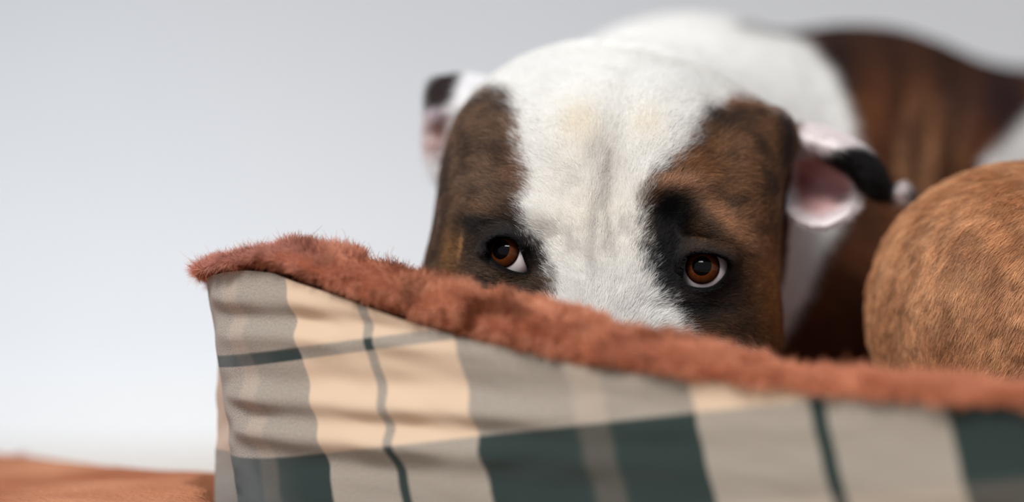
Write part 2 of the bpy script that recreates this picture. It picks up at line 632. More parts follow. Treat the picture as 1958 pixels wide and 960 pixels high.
def dog_colour(p, head, jit=0.0):
    N = len(p)
    px, py = proj(p)
    nz = (fbm(p, 420, 3) - .5)
    nf = (vnoise(p, 900, 7) - .5)
    e = nz * 26 + nf * 10 + (rng.normal(0, jit, N) if jit else 0)
    # head
    h = np.tile(WHITE, (N, 1))
    for sx, sy, r, k in ((1114, 246, 24, .7), (1236, 252, 22, .55), (1120, 290, 40, .35), (1100, 420, 60, .4), (1180, 430, 60, .28)):
        h = lerp(h, CREAM, (.75 if r < 30 else .5) * k * np.exp(-.5 * ((px - sx) ** 2 + (py - sy) ** 2) / r ** 2))
    tick = sstep(.52, .75, vnoise(np.stack([px / 14, py / 40, px * 0], 1), 1, 21))
    for sx, sy, rx, ry, k in ((1152, 322, 16, 26, .45), (1187, 360, 9, 60, .28), (1150, 480, 50, 60, .30), (1070, 500, 30, 50, .35), (1160, 420, 22, 50, .22)):
        h = lerp(h, lin(132, 118, 112), .62 * k * (.2 + .8 * tick) * np.exp(-.5 * (((px - sx) / rx) ** 2 + ((py - sy) / ry) ** 2)))
    br = fbm(np.stack([p[:, 0] * .55, p[:, 1] * .6, p[:, 2]], 1), 190, 12)
    brind = sstep(.38, .66, br)
    # left patch
    dl = polysd(px, py, LPATCH) + e
    cl = lerp(np.tile(BROWN, (N, 1)), np.tile(DBROWN, (N, 1)), .25 + .55 * brind)
    g = lambda sx, sy, rx, ry: np.exp(-.5 * (((px - sx) / rx) ** 2 + ((py - sy) / ry) ** 2))
    cl = lerp(cl, lin(140, 100, 76), .7 * g(1004, 330, 16, 60))
    cl = lerp(cl, lin(150, 112, 84), .75 * g(945, 402, 40, 16))
    cl = lerp(cl, BLACK, np.clip(1.15 * g(965, 470, 62, 40), 0, 1))
    cl = lerp(cl, BLACK, np.clip(1.0 * g(1030, 505, 30, 34), 0, 1) * .85)
    cl = lerp(cl, BLACK, .8 * g(910, 428, 50, 9))
    cl = lerp(cl, lin(150, 105, 60), .85 * g(868, 490, 13, 40))
    cl = lerp(cl, BLACK, .6 * g(985, 400, 22, 18))
    h = lerp(h, cl, sstep(12, -14, dl))
    # right patch
    dr = polysd(px, py, RPATCH) + e
    cr = lerp(np.tile(lin(142, 102, 70), (N, 1)), np.tile(lin(60, 44, 35), (N, 1)), .15 + .65 * brind)
    cr = lerp(cr, lin(160, 105, 66), .75 * g(1395, 196, 34, 12))
    cr = lerp(cr, lin(36, 28, 26), .8 * g(1384, 232, 40, 22))
    cr = lerp(cr, lin(24, 19, 19), .95 * g(1494, 262, 15, 56))
    cr = lerp(cr, lin(150, 100, 62), .6 * g(1310, 320, 34, 28))
    cr = lerp(cr, BLACK, np.clip(1.3 * g(1280, 410, 34, 44), 0, 1))  # black fur of the inner brow, with the hollow's shade painted in
    cr = lerp(cr, BLACK, np.clip(1.35 * g(1265, 515, 34, 62), 0, 1))
    cr = lerp(cr, BLACK, np.clip(1.25 * g(1350, 520, 74, 48), 0, 1))
    cr = lerp(cr, BLACK, np.clip(1.0 * g(1320, 590, 60, 30), 0, 1))
    cr = lerp(cr, lin(160, 104, 52), .8 * g(1468, 565, 30, 70))
    cr = lerp(cr, lin(172, 128, 98), .95 * g(1288, 352, 44, 11))
    cr = lerp(cr, lin(184, 138, 104), .95 * np.exp(-.5 * ((((px - 1385) * .75 + (py - 425) * .66) / 58) ** 2 + ((-(px - 1385) * .66 + (py - 425) * .75) / 14) ** 2)))
    cr = lerp(cr, lin(44, 33, 28), .5 * g(1420, 600, 34, 50))
    h = lerp(h, cr, sstep(12, -14, dr))
    for E in EYES:   # bare dark lid margin
        d = polysd(px, py, E['sp'])
        h = lerp(h, lin(9, 8, 9), sstep(10, 5, d) * (p[:, 1] < 1.0))
    # body
    st = np.sin((px - .10 * py) / 17 + 5 * vnoise(np.stack([px / 70, py / 260, px * 0], 1), 1, 5))
    b = lerp(np.tile(lin(122, 74, 44), (N, 1)), np.tile(lin(50, 30, 22), (N, 1)), sstep(-.5, .9, st) * .75)
    b = lerp(b, lin(186, 138, 100), np.clip(.95 * g(1766, 300, 12, 80) + .75 * g(1722, 320, 8, 60) + .5 * g(1822, 260, 9, 50), 0, 1))
    b = lerp(b, lin(40, 25, 20), np.clip(.8 * g(1694, 300, 9, 90) + .8 * g(1743, 290, 8, 90) + .75 * g(1796, 270, 11, 80), 0, 1))
    b = lerp(b, lin(58, 34, 24), .8 * sstep(230, 90, py + .0 * px) * (px > 1500))
    b = lerp(b, lin(44, 28, 22), .8 * g(1600, 140, 24, 70))
    b = lerp(b, lin(52, 36, 40), .75 * g(1900, 190, 60, 50))
    b = lerp(b, lin(96, 54, 30), .8 * sstep(420, 520, py))
    b = lerp(b, WHITE * .97, sstep(10, -10, polysd(px, py, NECKW) + nz * 14))
    b = lerp(b, WHITE * .97, sstep(8, -8, polysd(px, py, HINDW)))
    b = lerp(b, lin(60, 62, 66), .75 * g(1500, 55, 50, 9) + .35 * g(1415, 45, 18, 8))
    return np.where(head[:, None], h, b)


def is_head(p):
    h = np.full(len(p), False)
    m = p[:, 1] < 1.14
    h[m] = f_head_base(p[m]) < f_body(p[m]) + .001
    return h


skin_m = attr_mat('dog_skin', .85, .08)
coat_m = fur_mat('dog_coat')
DOG_O = (.19, 1.2, .075)
dog = empty('dog', DOG_O, 'white and dark brindle dog lying in the plaid bed, peering over its edge', 'dog')
dcol = dog_colour(dv, is_head(dv))
tri_fix = [[a, b, c] if c == d else [a, b, c, d] for a, b, c, d in dq.tolist()]
mesh_obj('body', dv, tri_fix, skin_m, dog, True, dcol * .9)

# ------------------------------------------------------------------ its coat
CAM = np.array([0, 0, H])


def facing(p, n):
    return (unit(CAM - p) * n).sum(1)


dn = unit(fgrad(f_dog, dv, 5e-4))
hd = is_head(dv)
fw = sstep(-.35, -.05, facing(dv, dn))
rt = sample_mesh(dv, dq, 460000, fw * hd * (dv[:, 1] < 1.07) * (dv[:, 2] > .115))
rn = unit(fgrad(f_dog, rt, 6e-4))
px, py = proj(rt)
q = head_local(rt)
eyed = np.minimum(*[polysd(px, py, E['sp']) for E in EYES])
keep = (eyed > 4.5) | (rt[:, 1] > 1.0)
rt, rn, q, eyed = rt[keep], rn[keep], q[keep], eyed[keep]
col = dog_colour(rt, np.ones(len(rt), bool), 7.0)
a, c = q[:, 0], q[:, 2]
va = np.tanh(a / .020) * (.55 + .45 * np.minimum(1, np.abs(a) / .05))
vc = .95 * np.exp(-(a / .022) ** 2) + .22 + .35 * sstep(.03, .07, c) - .85 * sstep(.0, -.03, c) * sstep(.028, .05, np.abs(a))
wob = (vnoise(rt, 120, 31) - .5) * .9
va, vc = va * np.cos(wob) - vc * np.sin(wob), va * np.sin(wob) + vc * np.cos(wob)
flow = va[:, None] * HX + vc[:, None] * HZ + np.array([0, .35, 0])
N = len(rt)
L = (.0033 + .0018 * rng.random(N)) * (.45 + .55 * sstep(4, 45, eyed)) * (1 + .5 * sstep(.02, .06, c))
lift = np.radians(10 + 15 * rng.random(N)) + .25 * (vnoise(rt, 260, 8) - .5)
pts = strands(rt, rn, flow, L, lift, .22)
lum = (.55 + .85 * rng.random(N) ** 1.2)[:, None]
light = col.mean(1) > .35
shade = np.where(light[:, None], np.minimum(col * (.92 + .12 * rng.random(N)[:, None]), .925), col * lum)
ag = (rng.random(N) < .13) & ~light                                        # pale agouti strands
shade[ag] = shade[ag] * 1.7 + .012
rad = np.outer(.000048 + .000018 * rng.random(N), [1.0, .95, .7, .2])
hair_obj('coat', pts, rad, shade, coat_m, dog)

rt = sample_mesh(dv, dq, 75000, sstep(-.4, 0, facing(dv, dn)) * (~hd) * (dv[:, 2] > .085))
rn = unit(fgrad(f_dog, rt, 6e-4))
N = len(rt)
col = dog_colour(rt, np.zeros(N, bool)) * (.88 + .2 * rng.random(N))[:, None]
flow = np.tile(np.array([.8, .5, -.45]), (N, 1))
pts = strands(rt, rn, flow, .006 + .003 * rng.random(N), np.radians(8 + 14 * rng.random(N)), .15)
hair_obj('coat', pts, np.outer(np.full(N, .00013), [1, .95, .7, .25]), np.minimum(col, .9), coat_m, dog)

# ------------------------------------------------------------------ its eyes
eye_m = attr_mat('eye_white', .12, .35, 0.0)
iris_m = attr_mat('eye_iris', .04, .15, 0.0)


def cap(axis, cen, r, a0, a1, bulge, nr, ns, colf):
    """spherical cap (from angle a0 to a1 off the axis) with a corneal bulge"""
    ax = unit(axis)
    u = unit(np.cross(ax, [0, 0, 1.0]))
    v = np.cross(u, ax)
    verts, cols = [], []
    for i in range(nr + 1):
        th = a0 + (a1 - a0) * i / nr
        rr = r + bulge * max(0.0, 1 - (th / .70) ** 2)
        for j in range(ns):
            ph = 2 * math.pi * j / ns
            d = math.cos(th) * ax + math.sin(th) * (math.cos(ph) * u + math.sin(ph) * v)
            verts.append(cen + rr * d)
            cols.append(colf(th, ph))
    f = []
    for i in range(nr):
        for j in range(ns):
            k = (j + 1) % ns
            f.append((i * ns + j, i * ns + k, (i + 1) * ns + k, (i + 1) * ns + j))
    f.append(tuple(range(ns))[::-1])
    return np.array(verts), f, np.array(cols)


for n, E in enumerate(EYES):
    def sclera(th, ph):
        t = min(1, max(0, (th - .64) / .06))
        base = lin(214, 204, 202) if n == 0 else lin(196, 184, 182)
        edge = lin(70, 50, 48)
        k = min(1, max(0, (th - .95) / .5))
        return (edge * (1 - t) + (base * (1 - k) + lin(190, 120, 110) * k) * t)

    def iris(th, ph):
        t = th / .66
        fib = .8 + .4 * (.5 + .5 * math.sin(ph * 23 + 2 * math.sin(ph * 7))) * (.5 + .5 * math.sin(ph * 41 + 1))
        inner, outer = lin(112, 58, 21), lin(46, 23, 13)
        c = (inner * (1 - t) + outer * t) * fib
        if t > .86:
            c = c * (1 - (t - .86) / .14 * .85)
        return c
    v, f, cc = cap(E['axis'], E['c'], EYE_R, 0.56, 2.9, .0006, 30, 56, sclera)
    eo = mesh_obj('eye', v, f, eye_m, dog, True, cc)
    v, f, cc = cap(E['axis'], E['c'], EYE_R + .00012, 0.25, .665, .0011, 14, 96, iris)
    mesh_obj('iris', v, f, iris_m, eo, True, cc)
    v, f, cc = cap(E['axis'], E['c'], EYE_R + .00020, 0.004, .33, .00112, 8, 48, lambda th, ph: lin(6, 5, 6))
    mesh_obj('pupil', v, f, iris_m, eo, True, cc)


# ------------------------------------------------------------------ its ears
def grid_interp(ctrl, nu, nv):
    """bicubic Catmull-Rom surface through a control grid (U,V,D)"""
    def along(c, n):
        U = len(c)
        ext = np.concatenate([2 * c[:1] - c[1:2], c, 2 * c[-1:] - c[-2:-1]])
        out = []
        for x in np.linspace(0, U - 1, n):
            i = min(int(x), U - 2)
            t = x - i
            a_, b_, c_, d_ = ext[i], ext[i + 1], ext[i + 2], ext[i + 3]
            out.append(.5 * (2 * b_ + (c_ - a_) * t + (2 * a_ - 5 * b_ + 4 * c_ - d_) * t * t + (3 * b_ - a_ - 3 * c_ + d_) * t ** 3))
        return np.array(out)
    g = along(np.asarray(ctrl, float), nu)
    return along(g.transpose(1, 0, 2), nv).transpose(1, 0, 2)


def ear(sheets, thick, colf, nfur, label):
    """sheets: control grids of (px, py, Y); joined into one thin-walled ear with short fur"""
    V, F, off = [], [], 0
    for ctrl, nu, nv in sheets:
        g = grid_interp(ctrl, nu, nv)
        w_ = np.array([P(*x) for x in g.reshape(-1, 3)])
        for i in range(nu - 1):
            for j in range(nv - 1):
                F.append((off + i * nv + j, off + (i + 1) * nv + j, off + (i + 1) * nv + j + 1, off + i * nv + j + 1))
        V.append(w_)
        off += len(w_)
    V = np.concatenate(V)
    me = bpy.data.meshes.new('ear')
    me.from_pydata(V.tolist(), [], F)
    bm = bmesh.new()
    bm.from_mesh(me)
    bmesh.ops.remove_doubles(bm, verts=bm.verts, dist=1e-5)
    bmesh.ops.recalc_face_normals(bm, faces=bm.faces)
    bmesh.ops.solidify(bm, geom=bm.faces[:], thickness=thick)
    bmesh.ops.recalc_face_normals(bm, faces=bm.faces)
    for _ in range(2):
        bmesh.ops.smooth_vert(bm, verts=bm.verts, factor=.35, use_axis_x=True, use_axis_y=True, use_axis_z=True)
    bm.to_mesh(me)
    bm.free()
    vs = np.array([x.co[:] for x in me.vertices])
    vn = np.array([x.normal[:] for x in me.vertices])
    ca = me.color_attributes.new('Col', 'FLOAT_COLOR', 'POINT')
    cc = colf(vs)
    ca.data.foreach_set('color', np.concatenate([cc, np.ones((len(cc), 1))], 1).astype(np.float32).ravel())
    me.polygons.foreach_set('use_smooth', np.ones(len(me.polygons), bool))
    me.materials.append(skin_m)
    o = link(bpy.data.objects.new('ear', me), dog)
    o['label'] = label
    qs = np.array([list(f.vertices) if len(f.vertices) == 4 else list(f.vertices) + [f.vertices[2]] for f in me.polygons])
    # fur
    tri_n = unit(vn)
    rt = sample_mesh(vs, qs, nfur)
    k = np.array([np.argmin(((vs[:, [0, 2]] - r[[0, 2]]) ** 2).sum(1) + (vs[:, 1] - r[1]) ** 2) for r in rt])
    cf = colf(rt)
    pink = (cf[:, 0] > cf[:, 1] * 1.35) & (cf.mean(1) > .12)
    N = len(rt)
    s_ = np.sign(vs[:, 0].mean() - .04)
    fl = np.tile(np.array([s_ * .8, .2, -.5]), (N, 1))
    pts = strands(rt, tri_n[k], fl, np.where(pink, .0015, .0035 + .002 * rng.random(N)), np.radians(14 + 20 * rng.random(N)), .3)
    hair_obj('coat', pts, np.outer(np.full(N, .00009), [1, .95, .7, .25]), np.minimum(cf * (.9 + .2 * rng.random(N))[:, None], .92), coat_m, o)
    return o


def gs(px, py, sx, sy, rx, ry):
    return np.exp(-.5 * (((px - sx) / rx) ** 2 + ((py - sy) / ry) ** 2))


def col_right_ear(p):
    px, py = proj(p)
    N = len(p)
    c = np.tile(lin(226, 217, 216), (N, 1))
    inner = polysd(px, py, [(1512, 300), (1560, 290), (1600, 305), (1628, 340), (1630, 372), (1602, 402), (1560, 416), (1518, 400)])
    c = lerp(c, lin(202, 156, 154), .9 * sstep(10, -16, inner))
    c = lerp(c, lin(120, 62, 58), .85 * gs(px, py, 1534, 345, 20, 24))
    c = lerp(c, lin(150, 96, 92), .6 * gs(px, py, 1575, 310, 30, 10))
    c = lerp(c, lin(62, 54, 56), .9 * gs(px, py, 1608, 383, 13, 7))
    blk = polysd(px, py, [(1556, 298), (1600, 286), (1620, 281), (1640, 279), (1690, 300), (1712, 350), (1704, 386), (1680, 392), (1648, 376), (1622, 338)])
    c = lerp(c, lin(17, 14, 15), sstep(7, -7, blk))
    c = lerp(c, lin(92, 66, 56), .8 * sstep(1534, 1514, px) * sstep(330, 250, py))
    c = lerp(c, lin(60, 58, 62), sstep(1724, 1738, px) * .95)
    return c


RE_U = [1506, 1545, 1590, 1632, 1668, 1700, 1724, 1748]
cup = [[(1504, 398, 1.022), (1506, 360, 1.040), (1506, 315, 1.045), (1506, 272, 1.034)],
       [(1538, 424, 1.020), (1545, 375, 1.048), (1545, 330, 1.054), (1548, 300, 1.040)],
       [(1576, 430, 1.020), (1588, 388, 1.045), (1594, 345, 1.050), (1592, 308, 1.036)],
       [(1622, 404, 1.024), (1634, 384, 1.036), (1634, 358, 1.040), (1620, 330, 1.036)]]
fold = [[(1506, 272, 1.034), (1505, 258, 1.026), (1505, 246, 1.030), (1506, 238, 1.042), (1506, 242, 1.056)],
        [(1548, 300, 1.040), (1552, 280, 1.026), (1556, 258, 1.026), (1560, 242, 1.040), (1562, 250, 1.058)],
        [(1592, 308, 1.036), (1600, 298, 1.024), (1608, 280, 1.024), (1616, 262, 1.040), (1616, 270, 1.058)],
        [(1620, 330, 1.036), (1636, 322, 1.026), (1652, 306, 1.026), (1662, 290, 1.040), (1660, 300, 1.056)],
        [(1652, 372, 1.040), (1664, 358, 1.030), (1680, 338, 1.030), (1690, 326, 1.042), (1686, 334, 1.054)],
        [(1690, 388, 1.046), (1694, 380, 1.040), (1700, 366, 1.040), (1704, 352, 1.048), (1702, 358, 1.056)],
        [(1716, 390, 1.052), (1718, 382, 1.047), (1724, 368, 1.047), (1726, 352, 1.052), (1726, 358, 1.058)],
        [(1738, 384, 1.056), (1740, 380, 1.054), (1744, 374, 1.054), (1746, 366, 1.056), (1745, 370, 1.058)]]
ear([(cup, 22, 16), (fold, 50, 16)], .0022, col_right_ear, 9000, 'folded ear with pink inside and black outer edge')


def col_left_ear(p):
    px, py = proj(p)
    N = len(p)
    c = np.tile(lin(244, 242, 242), (N, 1))
    c = lerp(c, lin(176, 120, 108), .85 * gs(px, py, 838, 248, 16, 22))
    c = lerp(c, lin(206, 190, 206), .6 * gs(px, py, 835, 212, 14, 10))
    c = lerp(c, lin(200, 160, 150), .5 * gs(px, py, 828, 280, 14, 14))
    dk = polysd(px, py, [(818, 150), (850, 138), (893, 142), (876, 176), (862, 200), (818, 206)])
    return lerp(c, lin(58, 46, 44), sstep(6, -6, dk))


LE = [[(945, 160, 1.075), (930, 210, 1.055), (915, 270, 1.060), (895, 340, 1.075)],
      [(905, 150, 1.080), (895, 190, 1.055), (880, 255, 1.062), (868, 350, 1.075)],
      [(860, 151, 1.080), (858, 195, 1.058), (852, 250, 1.066), (848, 362, 1.074)],
      [(836, 158, 1.076), (832, 200, 1.060), (826, 255, 1.066), (836, 345, 1.070)],
      [(826, 172, 1.072), (824, 205, 1.066), (819, 255, 1.068), (822, 318, 1.070)]]
ear([(LE, 26, 30)], .0022, col_left_ear, 6000, 'dark tipped ear folded back')


# ------------------------------------------------------------------ the tan dog curled up beside it
TAN_O = (.30, 1.02, .072)


def f_tan(p):
    f = ell(p, P(1974, 602, 1.022), (.0680, .070, .0635), 2.1)                       # rounded rump
    f = smin(f, cone(p, P(2070, 612, 1.02), np.array([.43, .97, .146]), .054, .074), .02)
    f = smin(f, ell(p, np.array([.47, .96, .135]), (.075, .080, .066)), .03)     # chest
    f = smin(f, ell(p, np.array([.335, .925, .118]), (.060, .040, .042)), .02)   # thigh drawn up
    f = smin(f, cone(p, np.array([.375, .900, .098]), np.array([.30, .888, .088]), .020, .014), .02)  # hind foot
    f = smin(f, cone(p, np.array([.50, .93, .15]), np.array([.50, .875, .135]), .050, .045), .03)  # neck
    f = smin(f, ell(p, np.array([.485, .860, .125]), (.046, .044, .042)), .02)   # head turned in
    f = smin(f, cone(p, np.array([.47, .855, .115]), np.array([.425, .850, .105]), .026, .020), .015)
    f = smin(f, cone(p, np.array([.30, 1.06, .105]), np.array([.40, 1.085, .085]), .014, .008), .015)  # tail
    return smax(f, FLOOR_Z - p[:, 2], .006)


tv, tq = surface_nets(f_tan, axis_grid(.13, .57, .13, .26, .005, .003), axis_grid(.79, 1.13, .93, 1.06, .005, .003), axis_grid(.06, .25, .06, .23, .005, .003))
tv = snap(f_tan, tv)


def tan_colour(p):
    n1 = fbm(p * np.array([1, 1, .5]), 150, 41)
    n2 = fbm(p, 40, 42)
    c = lerp(np.tile(lin(204, 158, 118), (len(p), 1)), np.tile(lin(174, 128, 92), (len(p), 1)), sstep(.35, .65, n1))
    c = lerp(c, lin(168, 114, 74), .5 * sstep(.40, .65, n2))
    px, py = proj(p)
    return lerp(c, lin(206, 160, 118), .6 * gs(px, py, 1915, 690, 30, 60))


tdog = empty('dog', TAN_O, 'short-haired tan dog curled up at the right edge, only its rounded back showing', 'dog')
mesh_obj('body', tv, tq, skin_m, tdog, True, tan_colour(tv) * .85)
tn = unit(fgrad(f_tan, tv, 5e-4))
rt = sample_mesh(tv, tq, 240000, sstep(-.35, -.05, facing(tv, tn)) * (np.where(tv[:, 0] < .30, 1.0, .22)) * (tv[:, 2] > .085))
rn = unit(fgrad(f_tan, rt, 5e-4))
N = len(rt)
px, py = proj(rt)
wob = (vnoise(rt, 60, 44) - .5) * 1.4
fx = -.15 - .55 * sstep(1700, 1930, px) + wob * .5
flow = np.stack([fx, np.full(N, -.1), np.full(N, -1.0)], 1)
tuft = vnoise(rt, 330, 45)
pts = strands(rt, rn, flow, .0040 + .0022 * rng.random(N) + .0015 * tuft, np.radians(10 + 14 * rng.random(N)) + .35 * (tuft - .5), .20)
col = tan_colour(rt) * (.85 + .85 * rng.random(N) ** 1.3)[:, None] * (.72 + .5 * tuft)[:, None]
hair_obj('coat', pts, np.outer(np.where(rt[:, 0] < .30, .000065, .00016), [1, .95, .75, .25]), np.minimum(col, .9), coat_m, tdog)

# ------------------------------------------------------------------ the plaid dog bed
SL, Y0W = -.51, .887            # the front wall in plan: Y = Y0W + SL * X
FD = unit(np.array([1.0, SL]))  # along the front, to the right
BP = np.array([-FD[1], FD[0]])  # square to the front
BD = unit(np.array([.16, .98]))  # along the left wall, into the bed
BW, BL, RC = .80, .90, .036
k395 = (408 - 979) / FPX
A = np.array([-.1035, Y0W + SL * -.1035]) - FD * (RC - .0065)    # the sharp corner before rounding


def bed_path(inset, n_front=240):
    """closed rounded rectangle, starting on the left wall, round the near left corner and along the front"""
    r = RC
    a = A + FD * 0
    pts, ss = [], []
    corners = [(0, 0), (BW, 0), (BW, BL), (0, BL)]
    segs = []
    def w2(u, v):
        return A + FD * u + BD * v
    # left wall from back to front
    for v in np.linspace(BL - r, r + .002, 60):
        segs.append((0, v, -1, 0))
    for t in np.linspace(0, math.pi / 2, 40):
        segs.append((r - r * math.cos(t), r - r * math.sin(t), -math.cos(t), -math.sin(t)))
    for u in np.linspace(r + .001, BW - r - .002, n_front):
        segs.append((u, 0, 0, -1))
    for t in np.linspace(0, math.pi / 2, 16):
        segs.append((BW - r + r * math.sin(t), r - r * math.cos(t), math.sin(t), -math.cos(t)))
    for v in np.linspace(r + .01, BL - r - .01, 40):
        segs.append((BW, v, 1, 0))
    for t in np.linspace(0, math.pi / 2, 12):
        segs.append((BW - r + r * math.cos(t), BL - r + r * math.sin(t), math.cos(t), math.sin(t)))
    for u in np.linspace(BW - r - .01, r + .01, 40):
        segs.append((u, BL, 0, 1))
    for t in np.linspace(0, math.pi / 2, 12):
        segs.append((r - r * math.sin(t), BL - r + r * math.cos(t), -math.sin(t), math.cos(t)))
    s = np.array(segs)
    xy = A + s[:, :1] * FD + s[:, 1:2] * BD
    tg = np.roll(xy, -1, 0) - np.roll(xy, 1, 0)
    nn = unit(np.stack([tg[:, 1], -tg[:, 0]], 1))
    return xy - nn * inset, nn, s


PXY, PN, PS = bed_path(0)
plen = np.concatenate([[0], np.cumsum(np.linalg.norm(np.diff(PXY, axis=0), axis=1))])
ppx = 979 + PXY[:, 0] / PXY[:, 1] * FPX
front = (PS[:, 3] < -.35) | ((PS[:, 1] < .04) & (PS[:, 0] < .04))
PLT = np.array([(380, 540), (400, 527), (430, 520), (470, 517), (520, 522), (560, 538), (620, 558), (690, 584), (780, 616), (870, 643), (1000, 672), (1100, 688), (1300, 711), (1550, 742), (1750, 754), (1958, 762), (2400, 790), (4000, 800)], float)
FLT = np.array([(375, 532), (395, 512), (420, 492), (460, 478), (500, 470), (560, 476), (640, 498), (720, 524), (830, 552), (1000, 594), (1150, 637), (1300, 672), (1450, 710), (1600, 740), (1750, 752), (1958, 760), (2400, 784), (4000, 794)], float)
zt_p = H + (480 - np.interp(ppx, PLT[:, 0], PLT[:, 1])) / FPX * PXY[:, 1]
zt_f = H + (480 - np.interp(ppx, FLT[:, 0], FLT[:, 1])) / FPX * PXY[:, 1]
wf = front * 1.0
side_z = .128
# ease from the front's height down to the hidden side walls
dist_back = np.where(PS[:, 0] < .3, np.maximum(0, PS[:, 1] - .02), np.maximum(0, PS[:, 1] - .0))
e1 = sstep(0, .10, dist_back)
i0 = np.argmax((PS[:, 3] < -.2))
zl_p, zl_f = zt_p[i0], zt_f[i0]
left = (PS[:, 0] < .3)
zt_p = np.where(front, zt_p, np.where(left, zl_p + (side_z - zl_p) * e1, .112 + .0 * e1))
zt_f = np.where(front, zt_f, np.where(left, zl_f + (side_z + .016 - zl_f) * e1, .118 + .0 * e1))

bed = empty('dog_bed', (PXY[:, 0].mean(), PXY[:, 1].mean(), 0), 'plaid fabric dog bed with rust-brown fleece rim in the foreground', 'dog bed')

# plaid cloth
mp, nt, b = new_mat('plaid_cloth')
uvn = nt.nodes.new('ShaderNodeUVMap')
uvn.uv_map = 'UVMap'
sep = nt.nodes.new('ShaderNodeSeparateXYZ')
nt.links.new(uvn.outputs['UV'], sep.inputs[0])
def lvl(x):
    return (x, x, x, 1.0)


GREEN, CRM, LINE, PNK = lvl(0.0), lvl(1.0), lvl(-.06), lvl(.21)


def sett(axis):
    """one thread direction: a period of 1 is a cream stripe with a dark line, then a green one with a faint pink line"""
    fr = nt.nodes.new('ShaderNodeMath')
    fr.operation = 'FRACT'
    nt.links.new(sep.outputs[axis], fr.inputs[0])
    r = nt.nodes.new('ShaderNodeValToRGB')
    r.color_ramp.interpolation = 'LINEAR'
    st = [(0, CRM), (.232, CRM), (.235, LINE), (.262, LINE), (.265, CRM), (.498, CRM), (.502, GREEN), (.705, GREEN), (.725, PNK), (.775, PNK), (.795, GREEN), (.997, GREEN), (1.0, CRM)]
    el = r.color_ramp.elements
    el[0].position, el[0].color = st[0]
    el[1].position, el[1].color = st[-1]
    for ps, cl in st[1:-1]:
        x = el.new(ps)
        x.color = cl
    nt.links.new(fr.outputs[0], r.inputs['Fac'])
    return r


def wave(axis, freq):
    m1 = nt.nodes.new('ShaderNodeMath')
    m1.operation = 'MULTIPLY'
    m1.inputs[1].default_value = freq
    nt.links.new(sep.outputs[axis], m1.inputs[0])
    m2 = nt.nodes.new('ShaderNodeMath')
    m2.operation = 'SINE'
    nt.links.new(m1.outputs[0], m2.inputs[0])
    return m2


ru, rv = sett('X'), sett('Y')
wu = wave('X', 2 * math.pi * 260)
wv = wave('Y', 2 * math.pi * 260)
pr = nt.nodes.new('ShaderNodeMath')
pr.operation = 'MULTIPLY'
nt.links.new(wu.outputs[0], pr.inputs[0])
nt.links.new(wv.outputs[0], pr.inputs[1])
nz = nt.nodes.new('ShaderNodeTexNoise')
nz.inputs['Scale'].default_value = 300
nz.inputs['Detail'].default_value = 3
nt.links.new(uvn.outputs['UV'], nz.inputs['Vector'])
ma = nt.nodes.new('ShaderNodeMath')
ma.operation = 'MULTIPLY_ADD'
ma.inputs[1].default_value = .20
ma.inputs[2].default_value = .0
nt.links.new(pr.outputs[0], ma.inputs[0])
mb = nt.nodes.new('ShaderNodeMath')
mb.operation = 'ADD'
nt.links.new(ma.outputs[0], mb.inputs[0])
mr = nt.nodes.new('ShaderNodeMapRange')
mr.clamp = False
mr.inputs['To Min'].default_value, mr.inputs['To Max'].default_value = -.22, 1.22
nt.links.new(nz.outputs['Fac'], mr.inputs['Value'])
nt.links.new(mr.outputs['Result'], mb.inputs[1])
mix = nt.nodes.new('ShaderNodeMix')
mix.data_type = 'RGBA'
mix.clamp_factor = True
nt.links.new(mb.outputs[0], mix.inputs['Factor'])
nt.links.new(ru.outputs[0], mix.inputs['A'])
nt.links.new(rv.outputs[0], mix.inputs['B'])
gm = nt.nodes.new('ShaderNodeValToRGB')
gm.color_ramp.elements[0].position, gm.color_ramp.elements[0].color = 0.0, rgba(31, 44, 41)
gm.color_ramp.elements[1].position, gm.color_ramp.elements[1].color = 1.0, rgba(194, 169, 144)
for ps_, cl_ in ((.15, rgba(82, 76, 68)), (.5, rgba(137, 133, 124)), (.66, rgba(164, 146, 129))):
    e_ = gm.color_ramp.elements.new(ps_)
    e_.color = cl_
nt.links.new(mix.outputs['Result'], gm.inputs['Fac'])
nt.links.new(gm.outputs['Color'], b.inputs['Base Color'])
b.inputs['Roughness'].default_value = .85
b.inputs['Specular IOR Level'].default_value = .2
b.inputs['Sheen Weight'].default_value = .15
bp = nt.nodes.new('ShaderNodeBump')
bp.inputs['Strength'].default_value = .35
bp.inputs['Distance'].default_value = .0006
nt.links.new(wu.outputs[0], bp.inputs['Height'])
nt.links.new(bp.outputs['Normal'], b.inputs['Normal'])

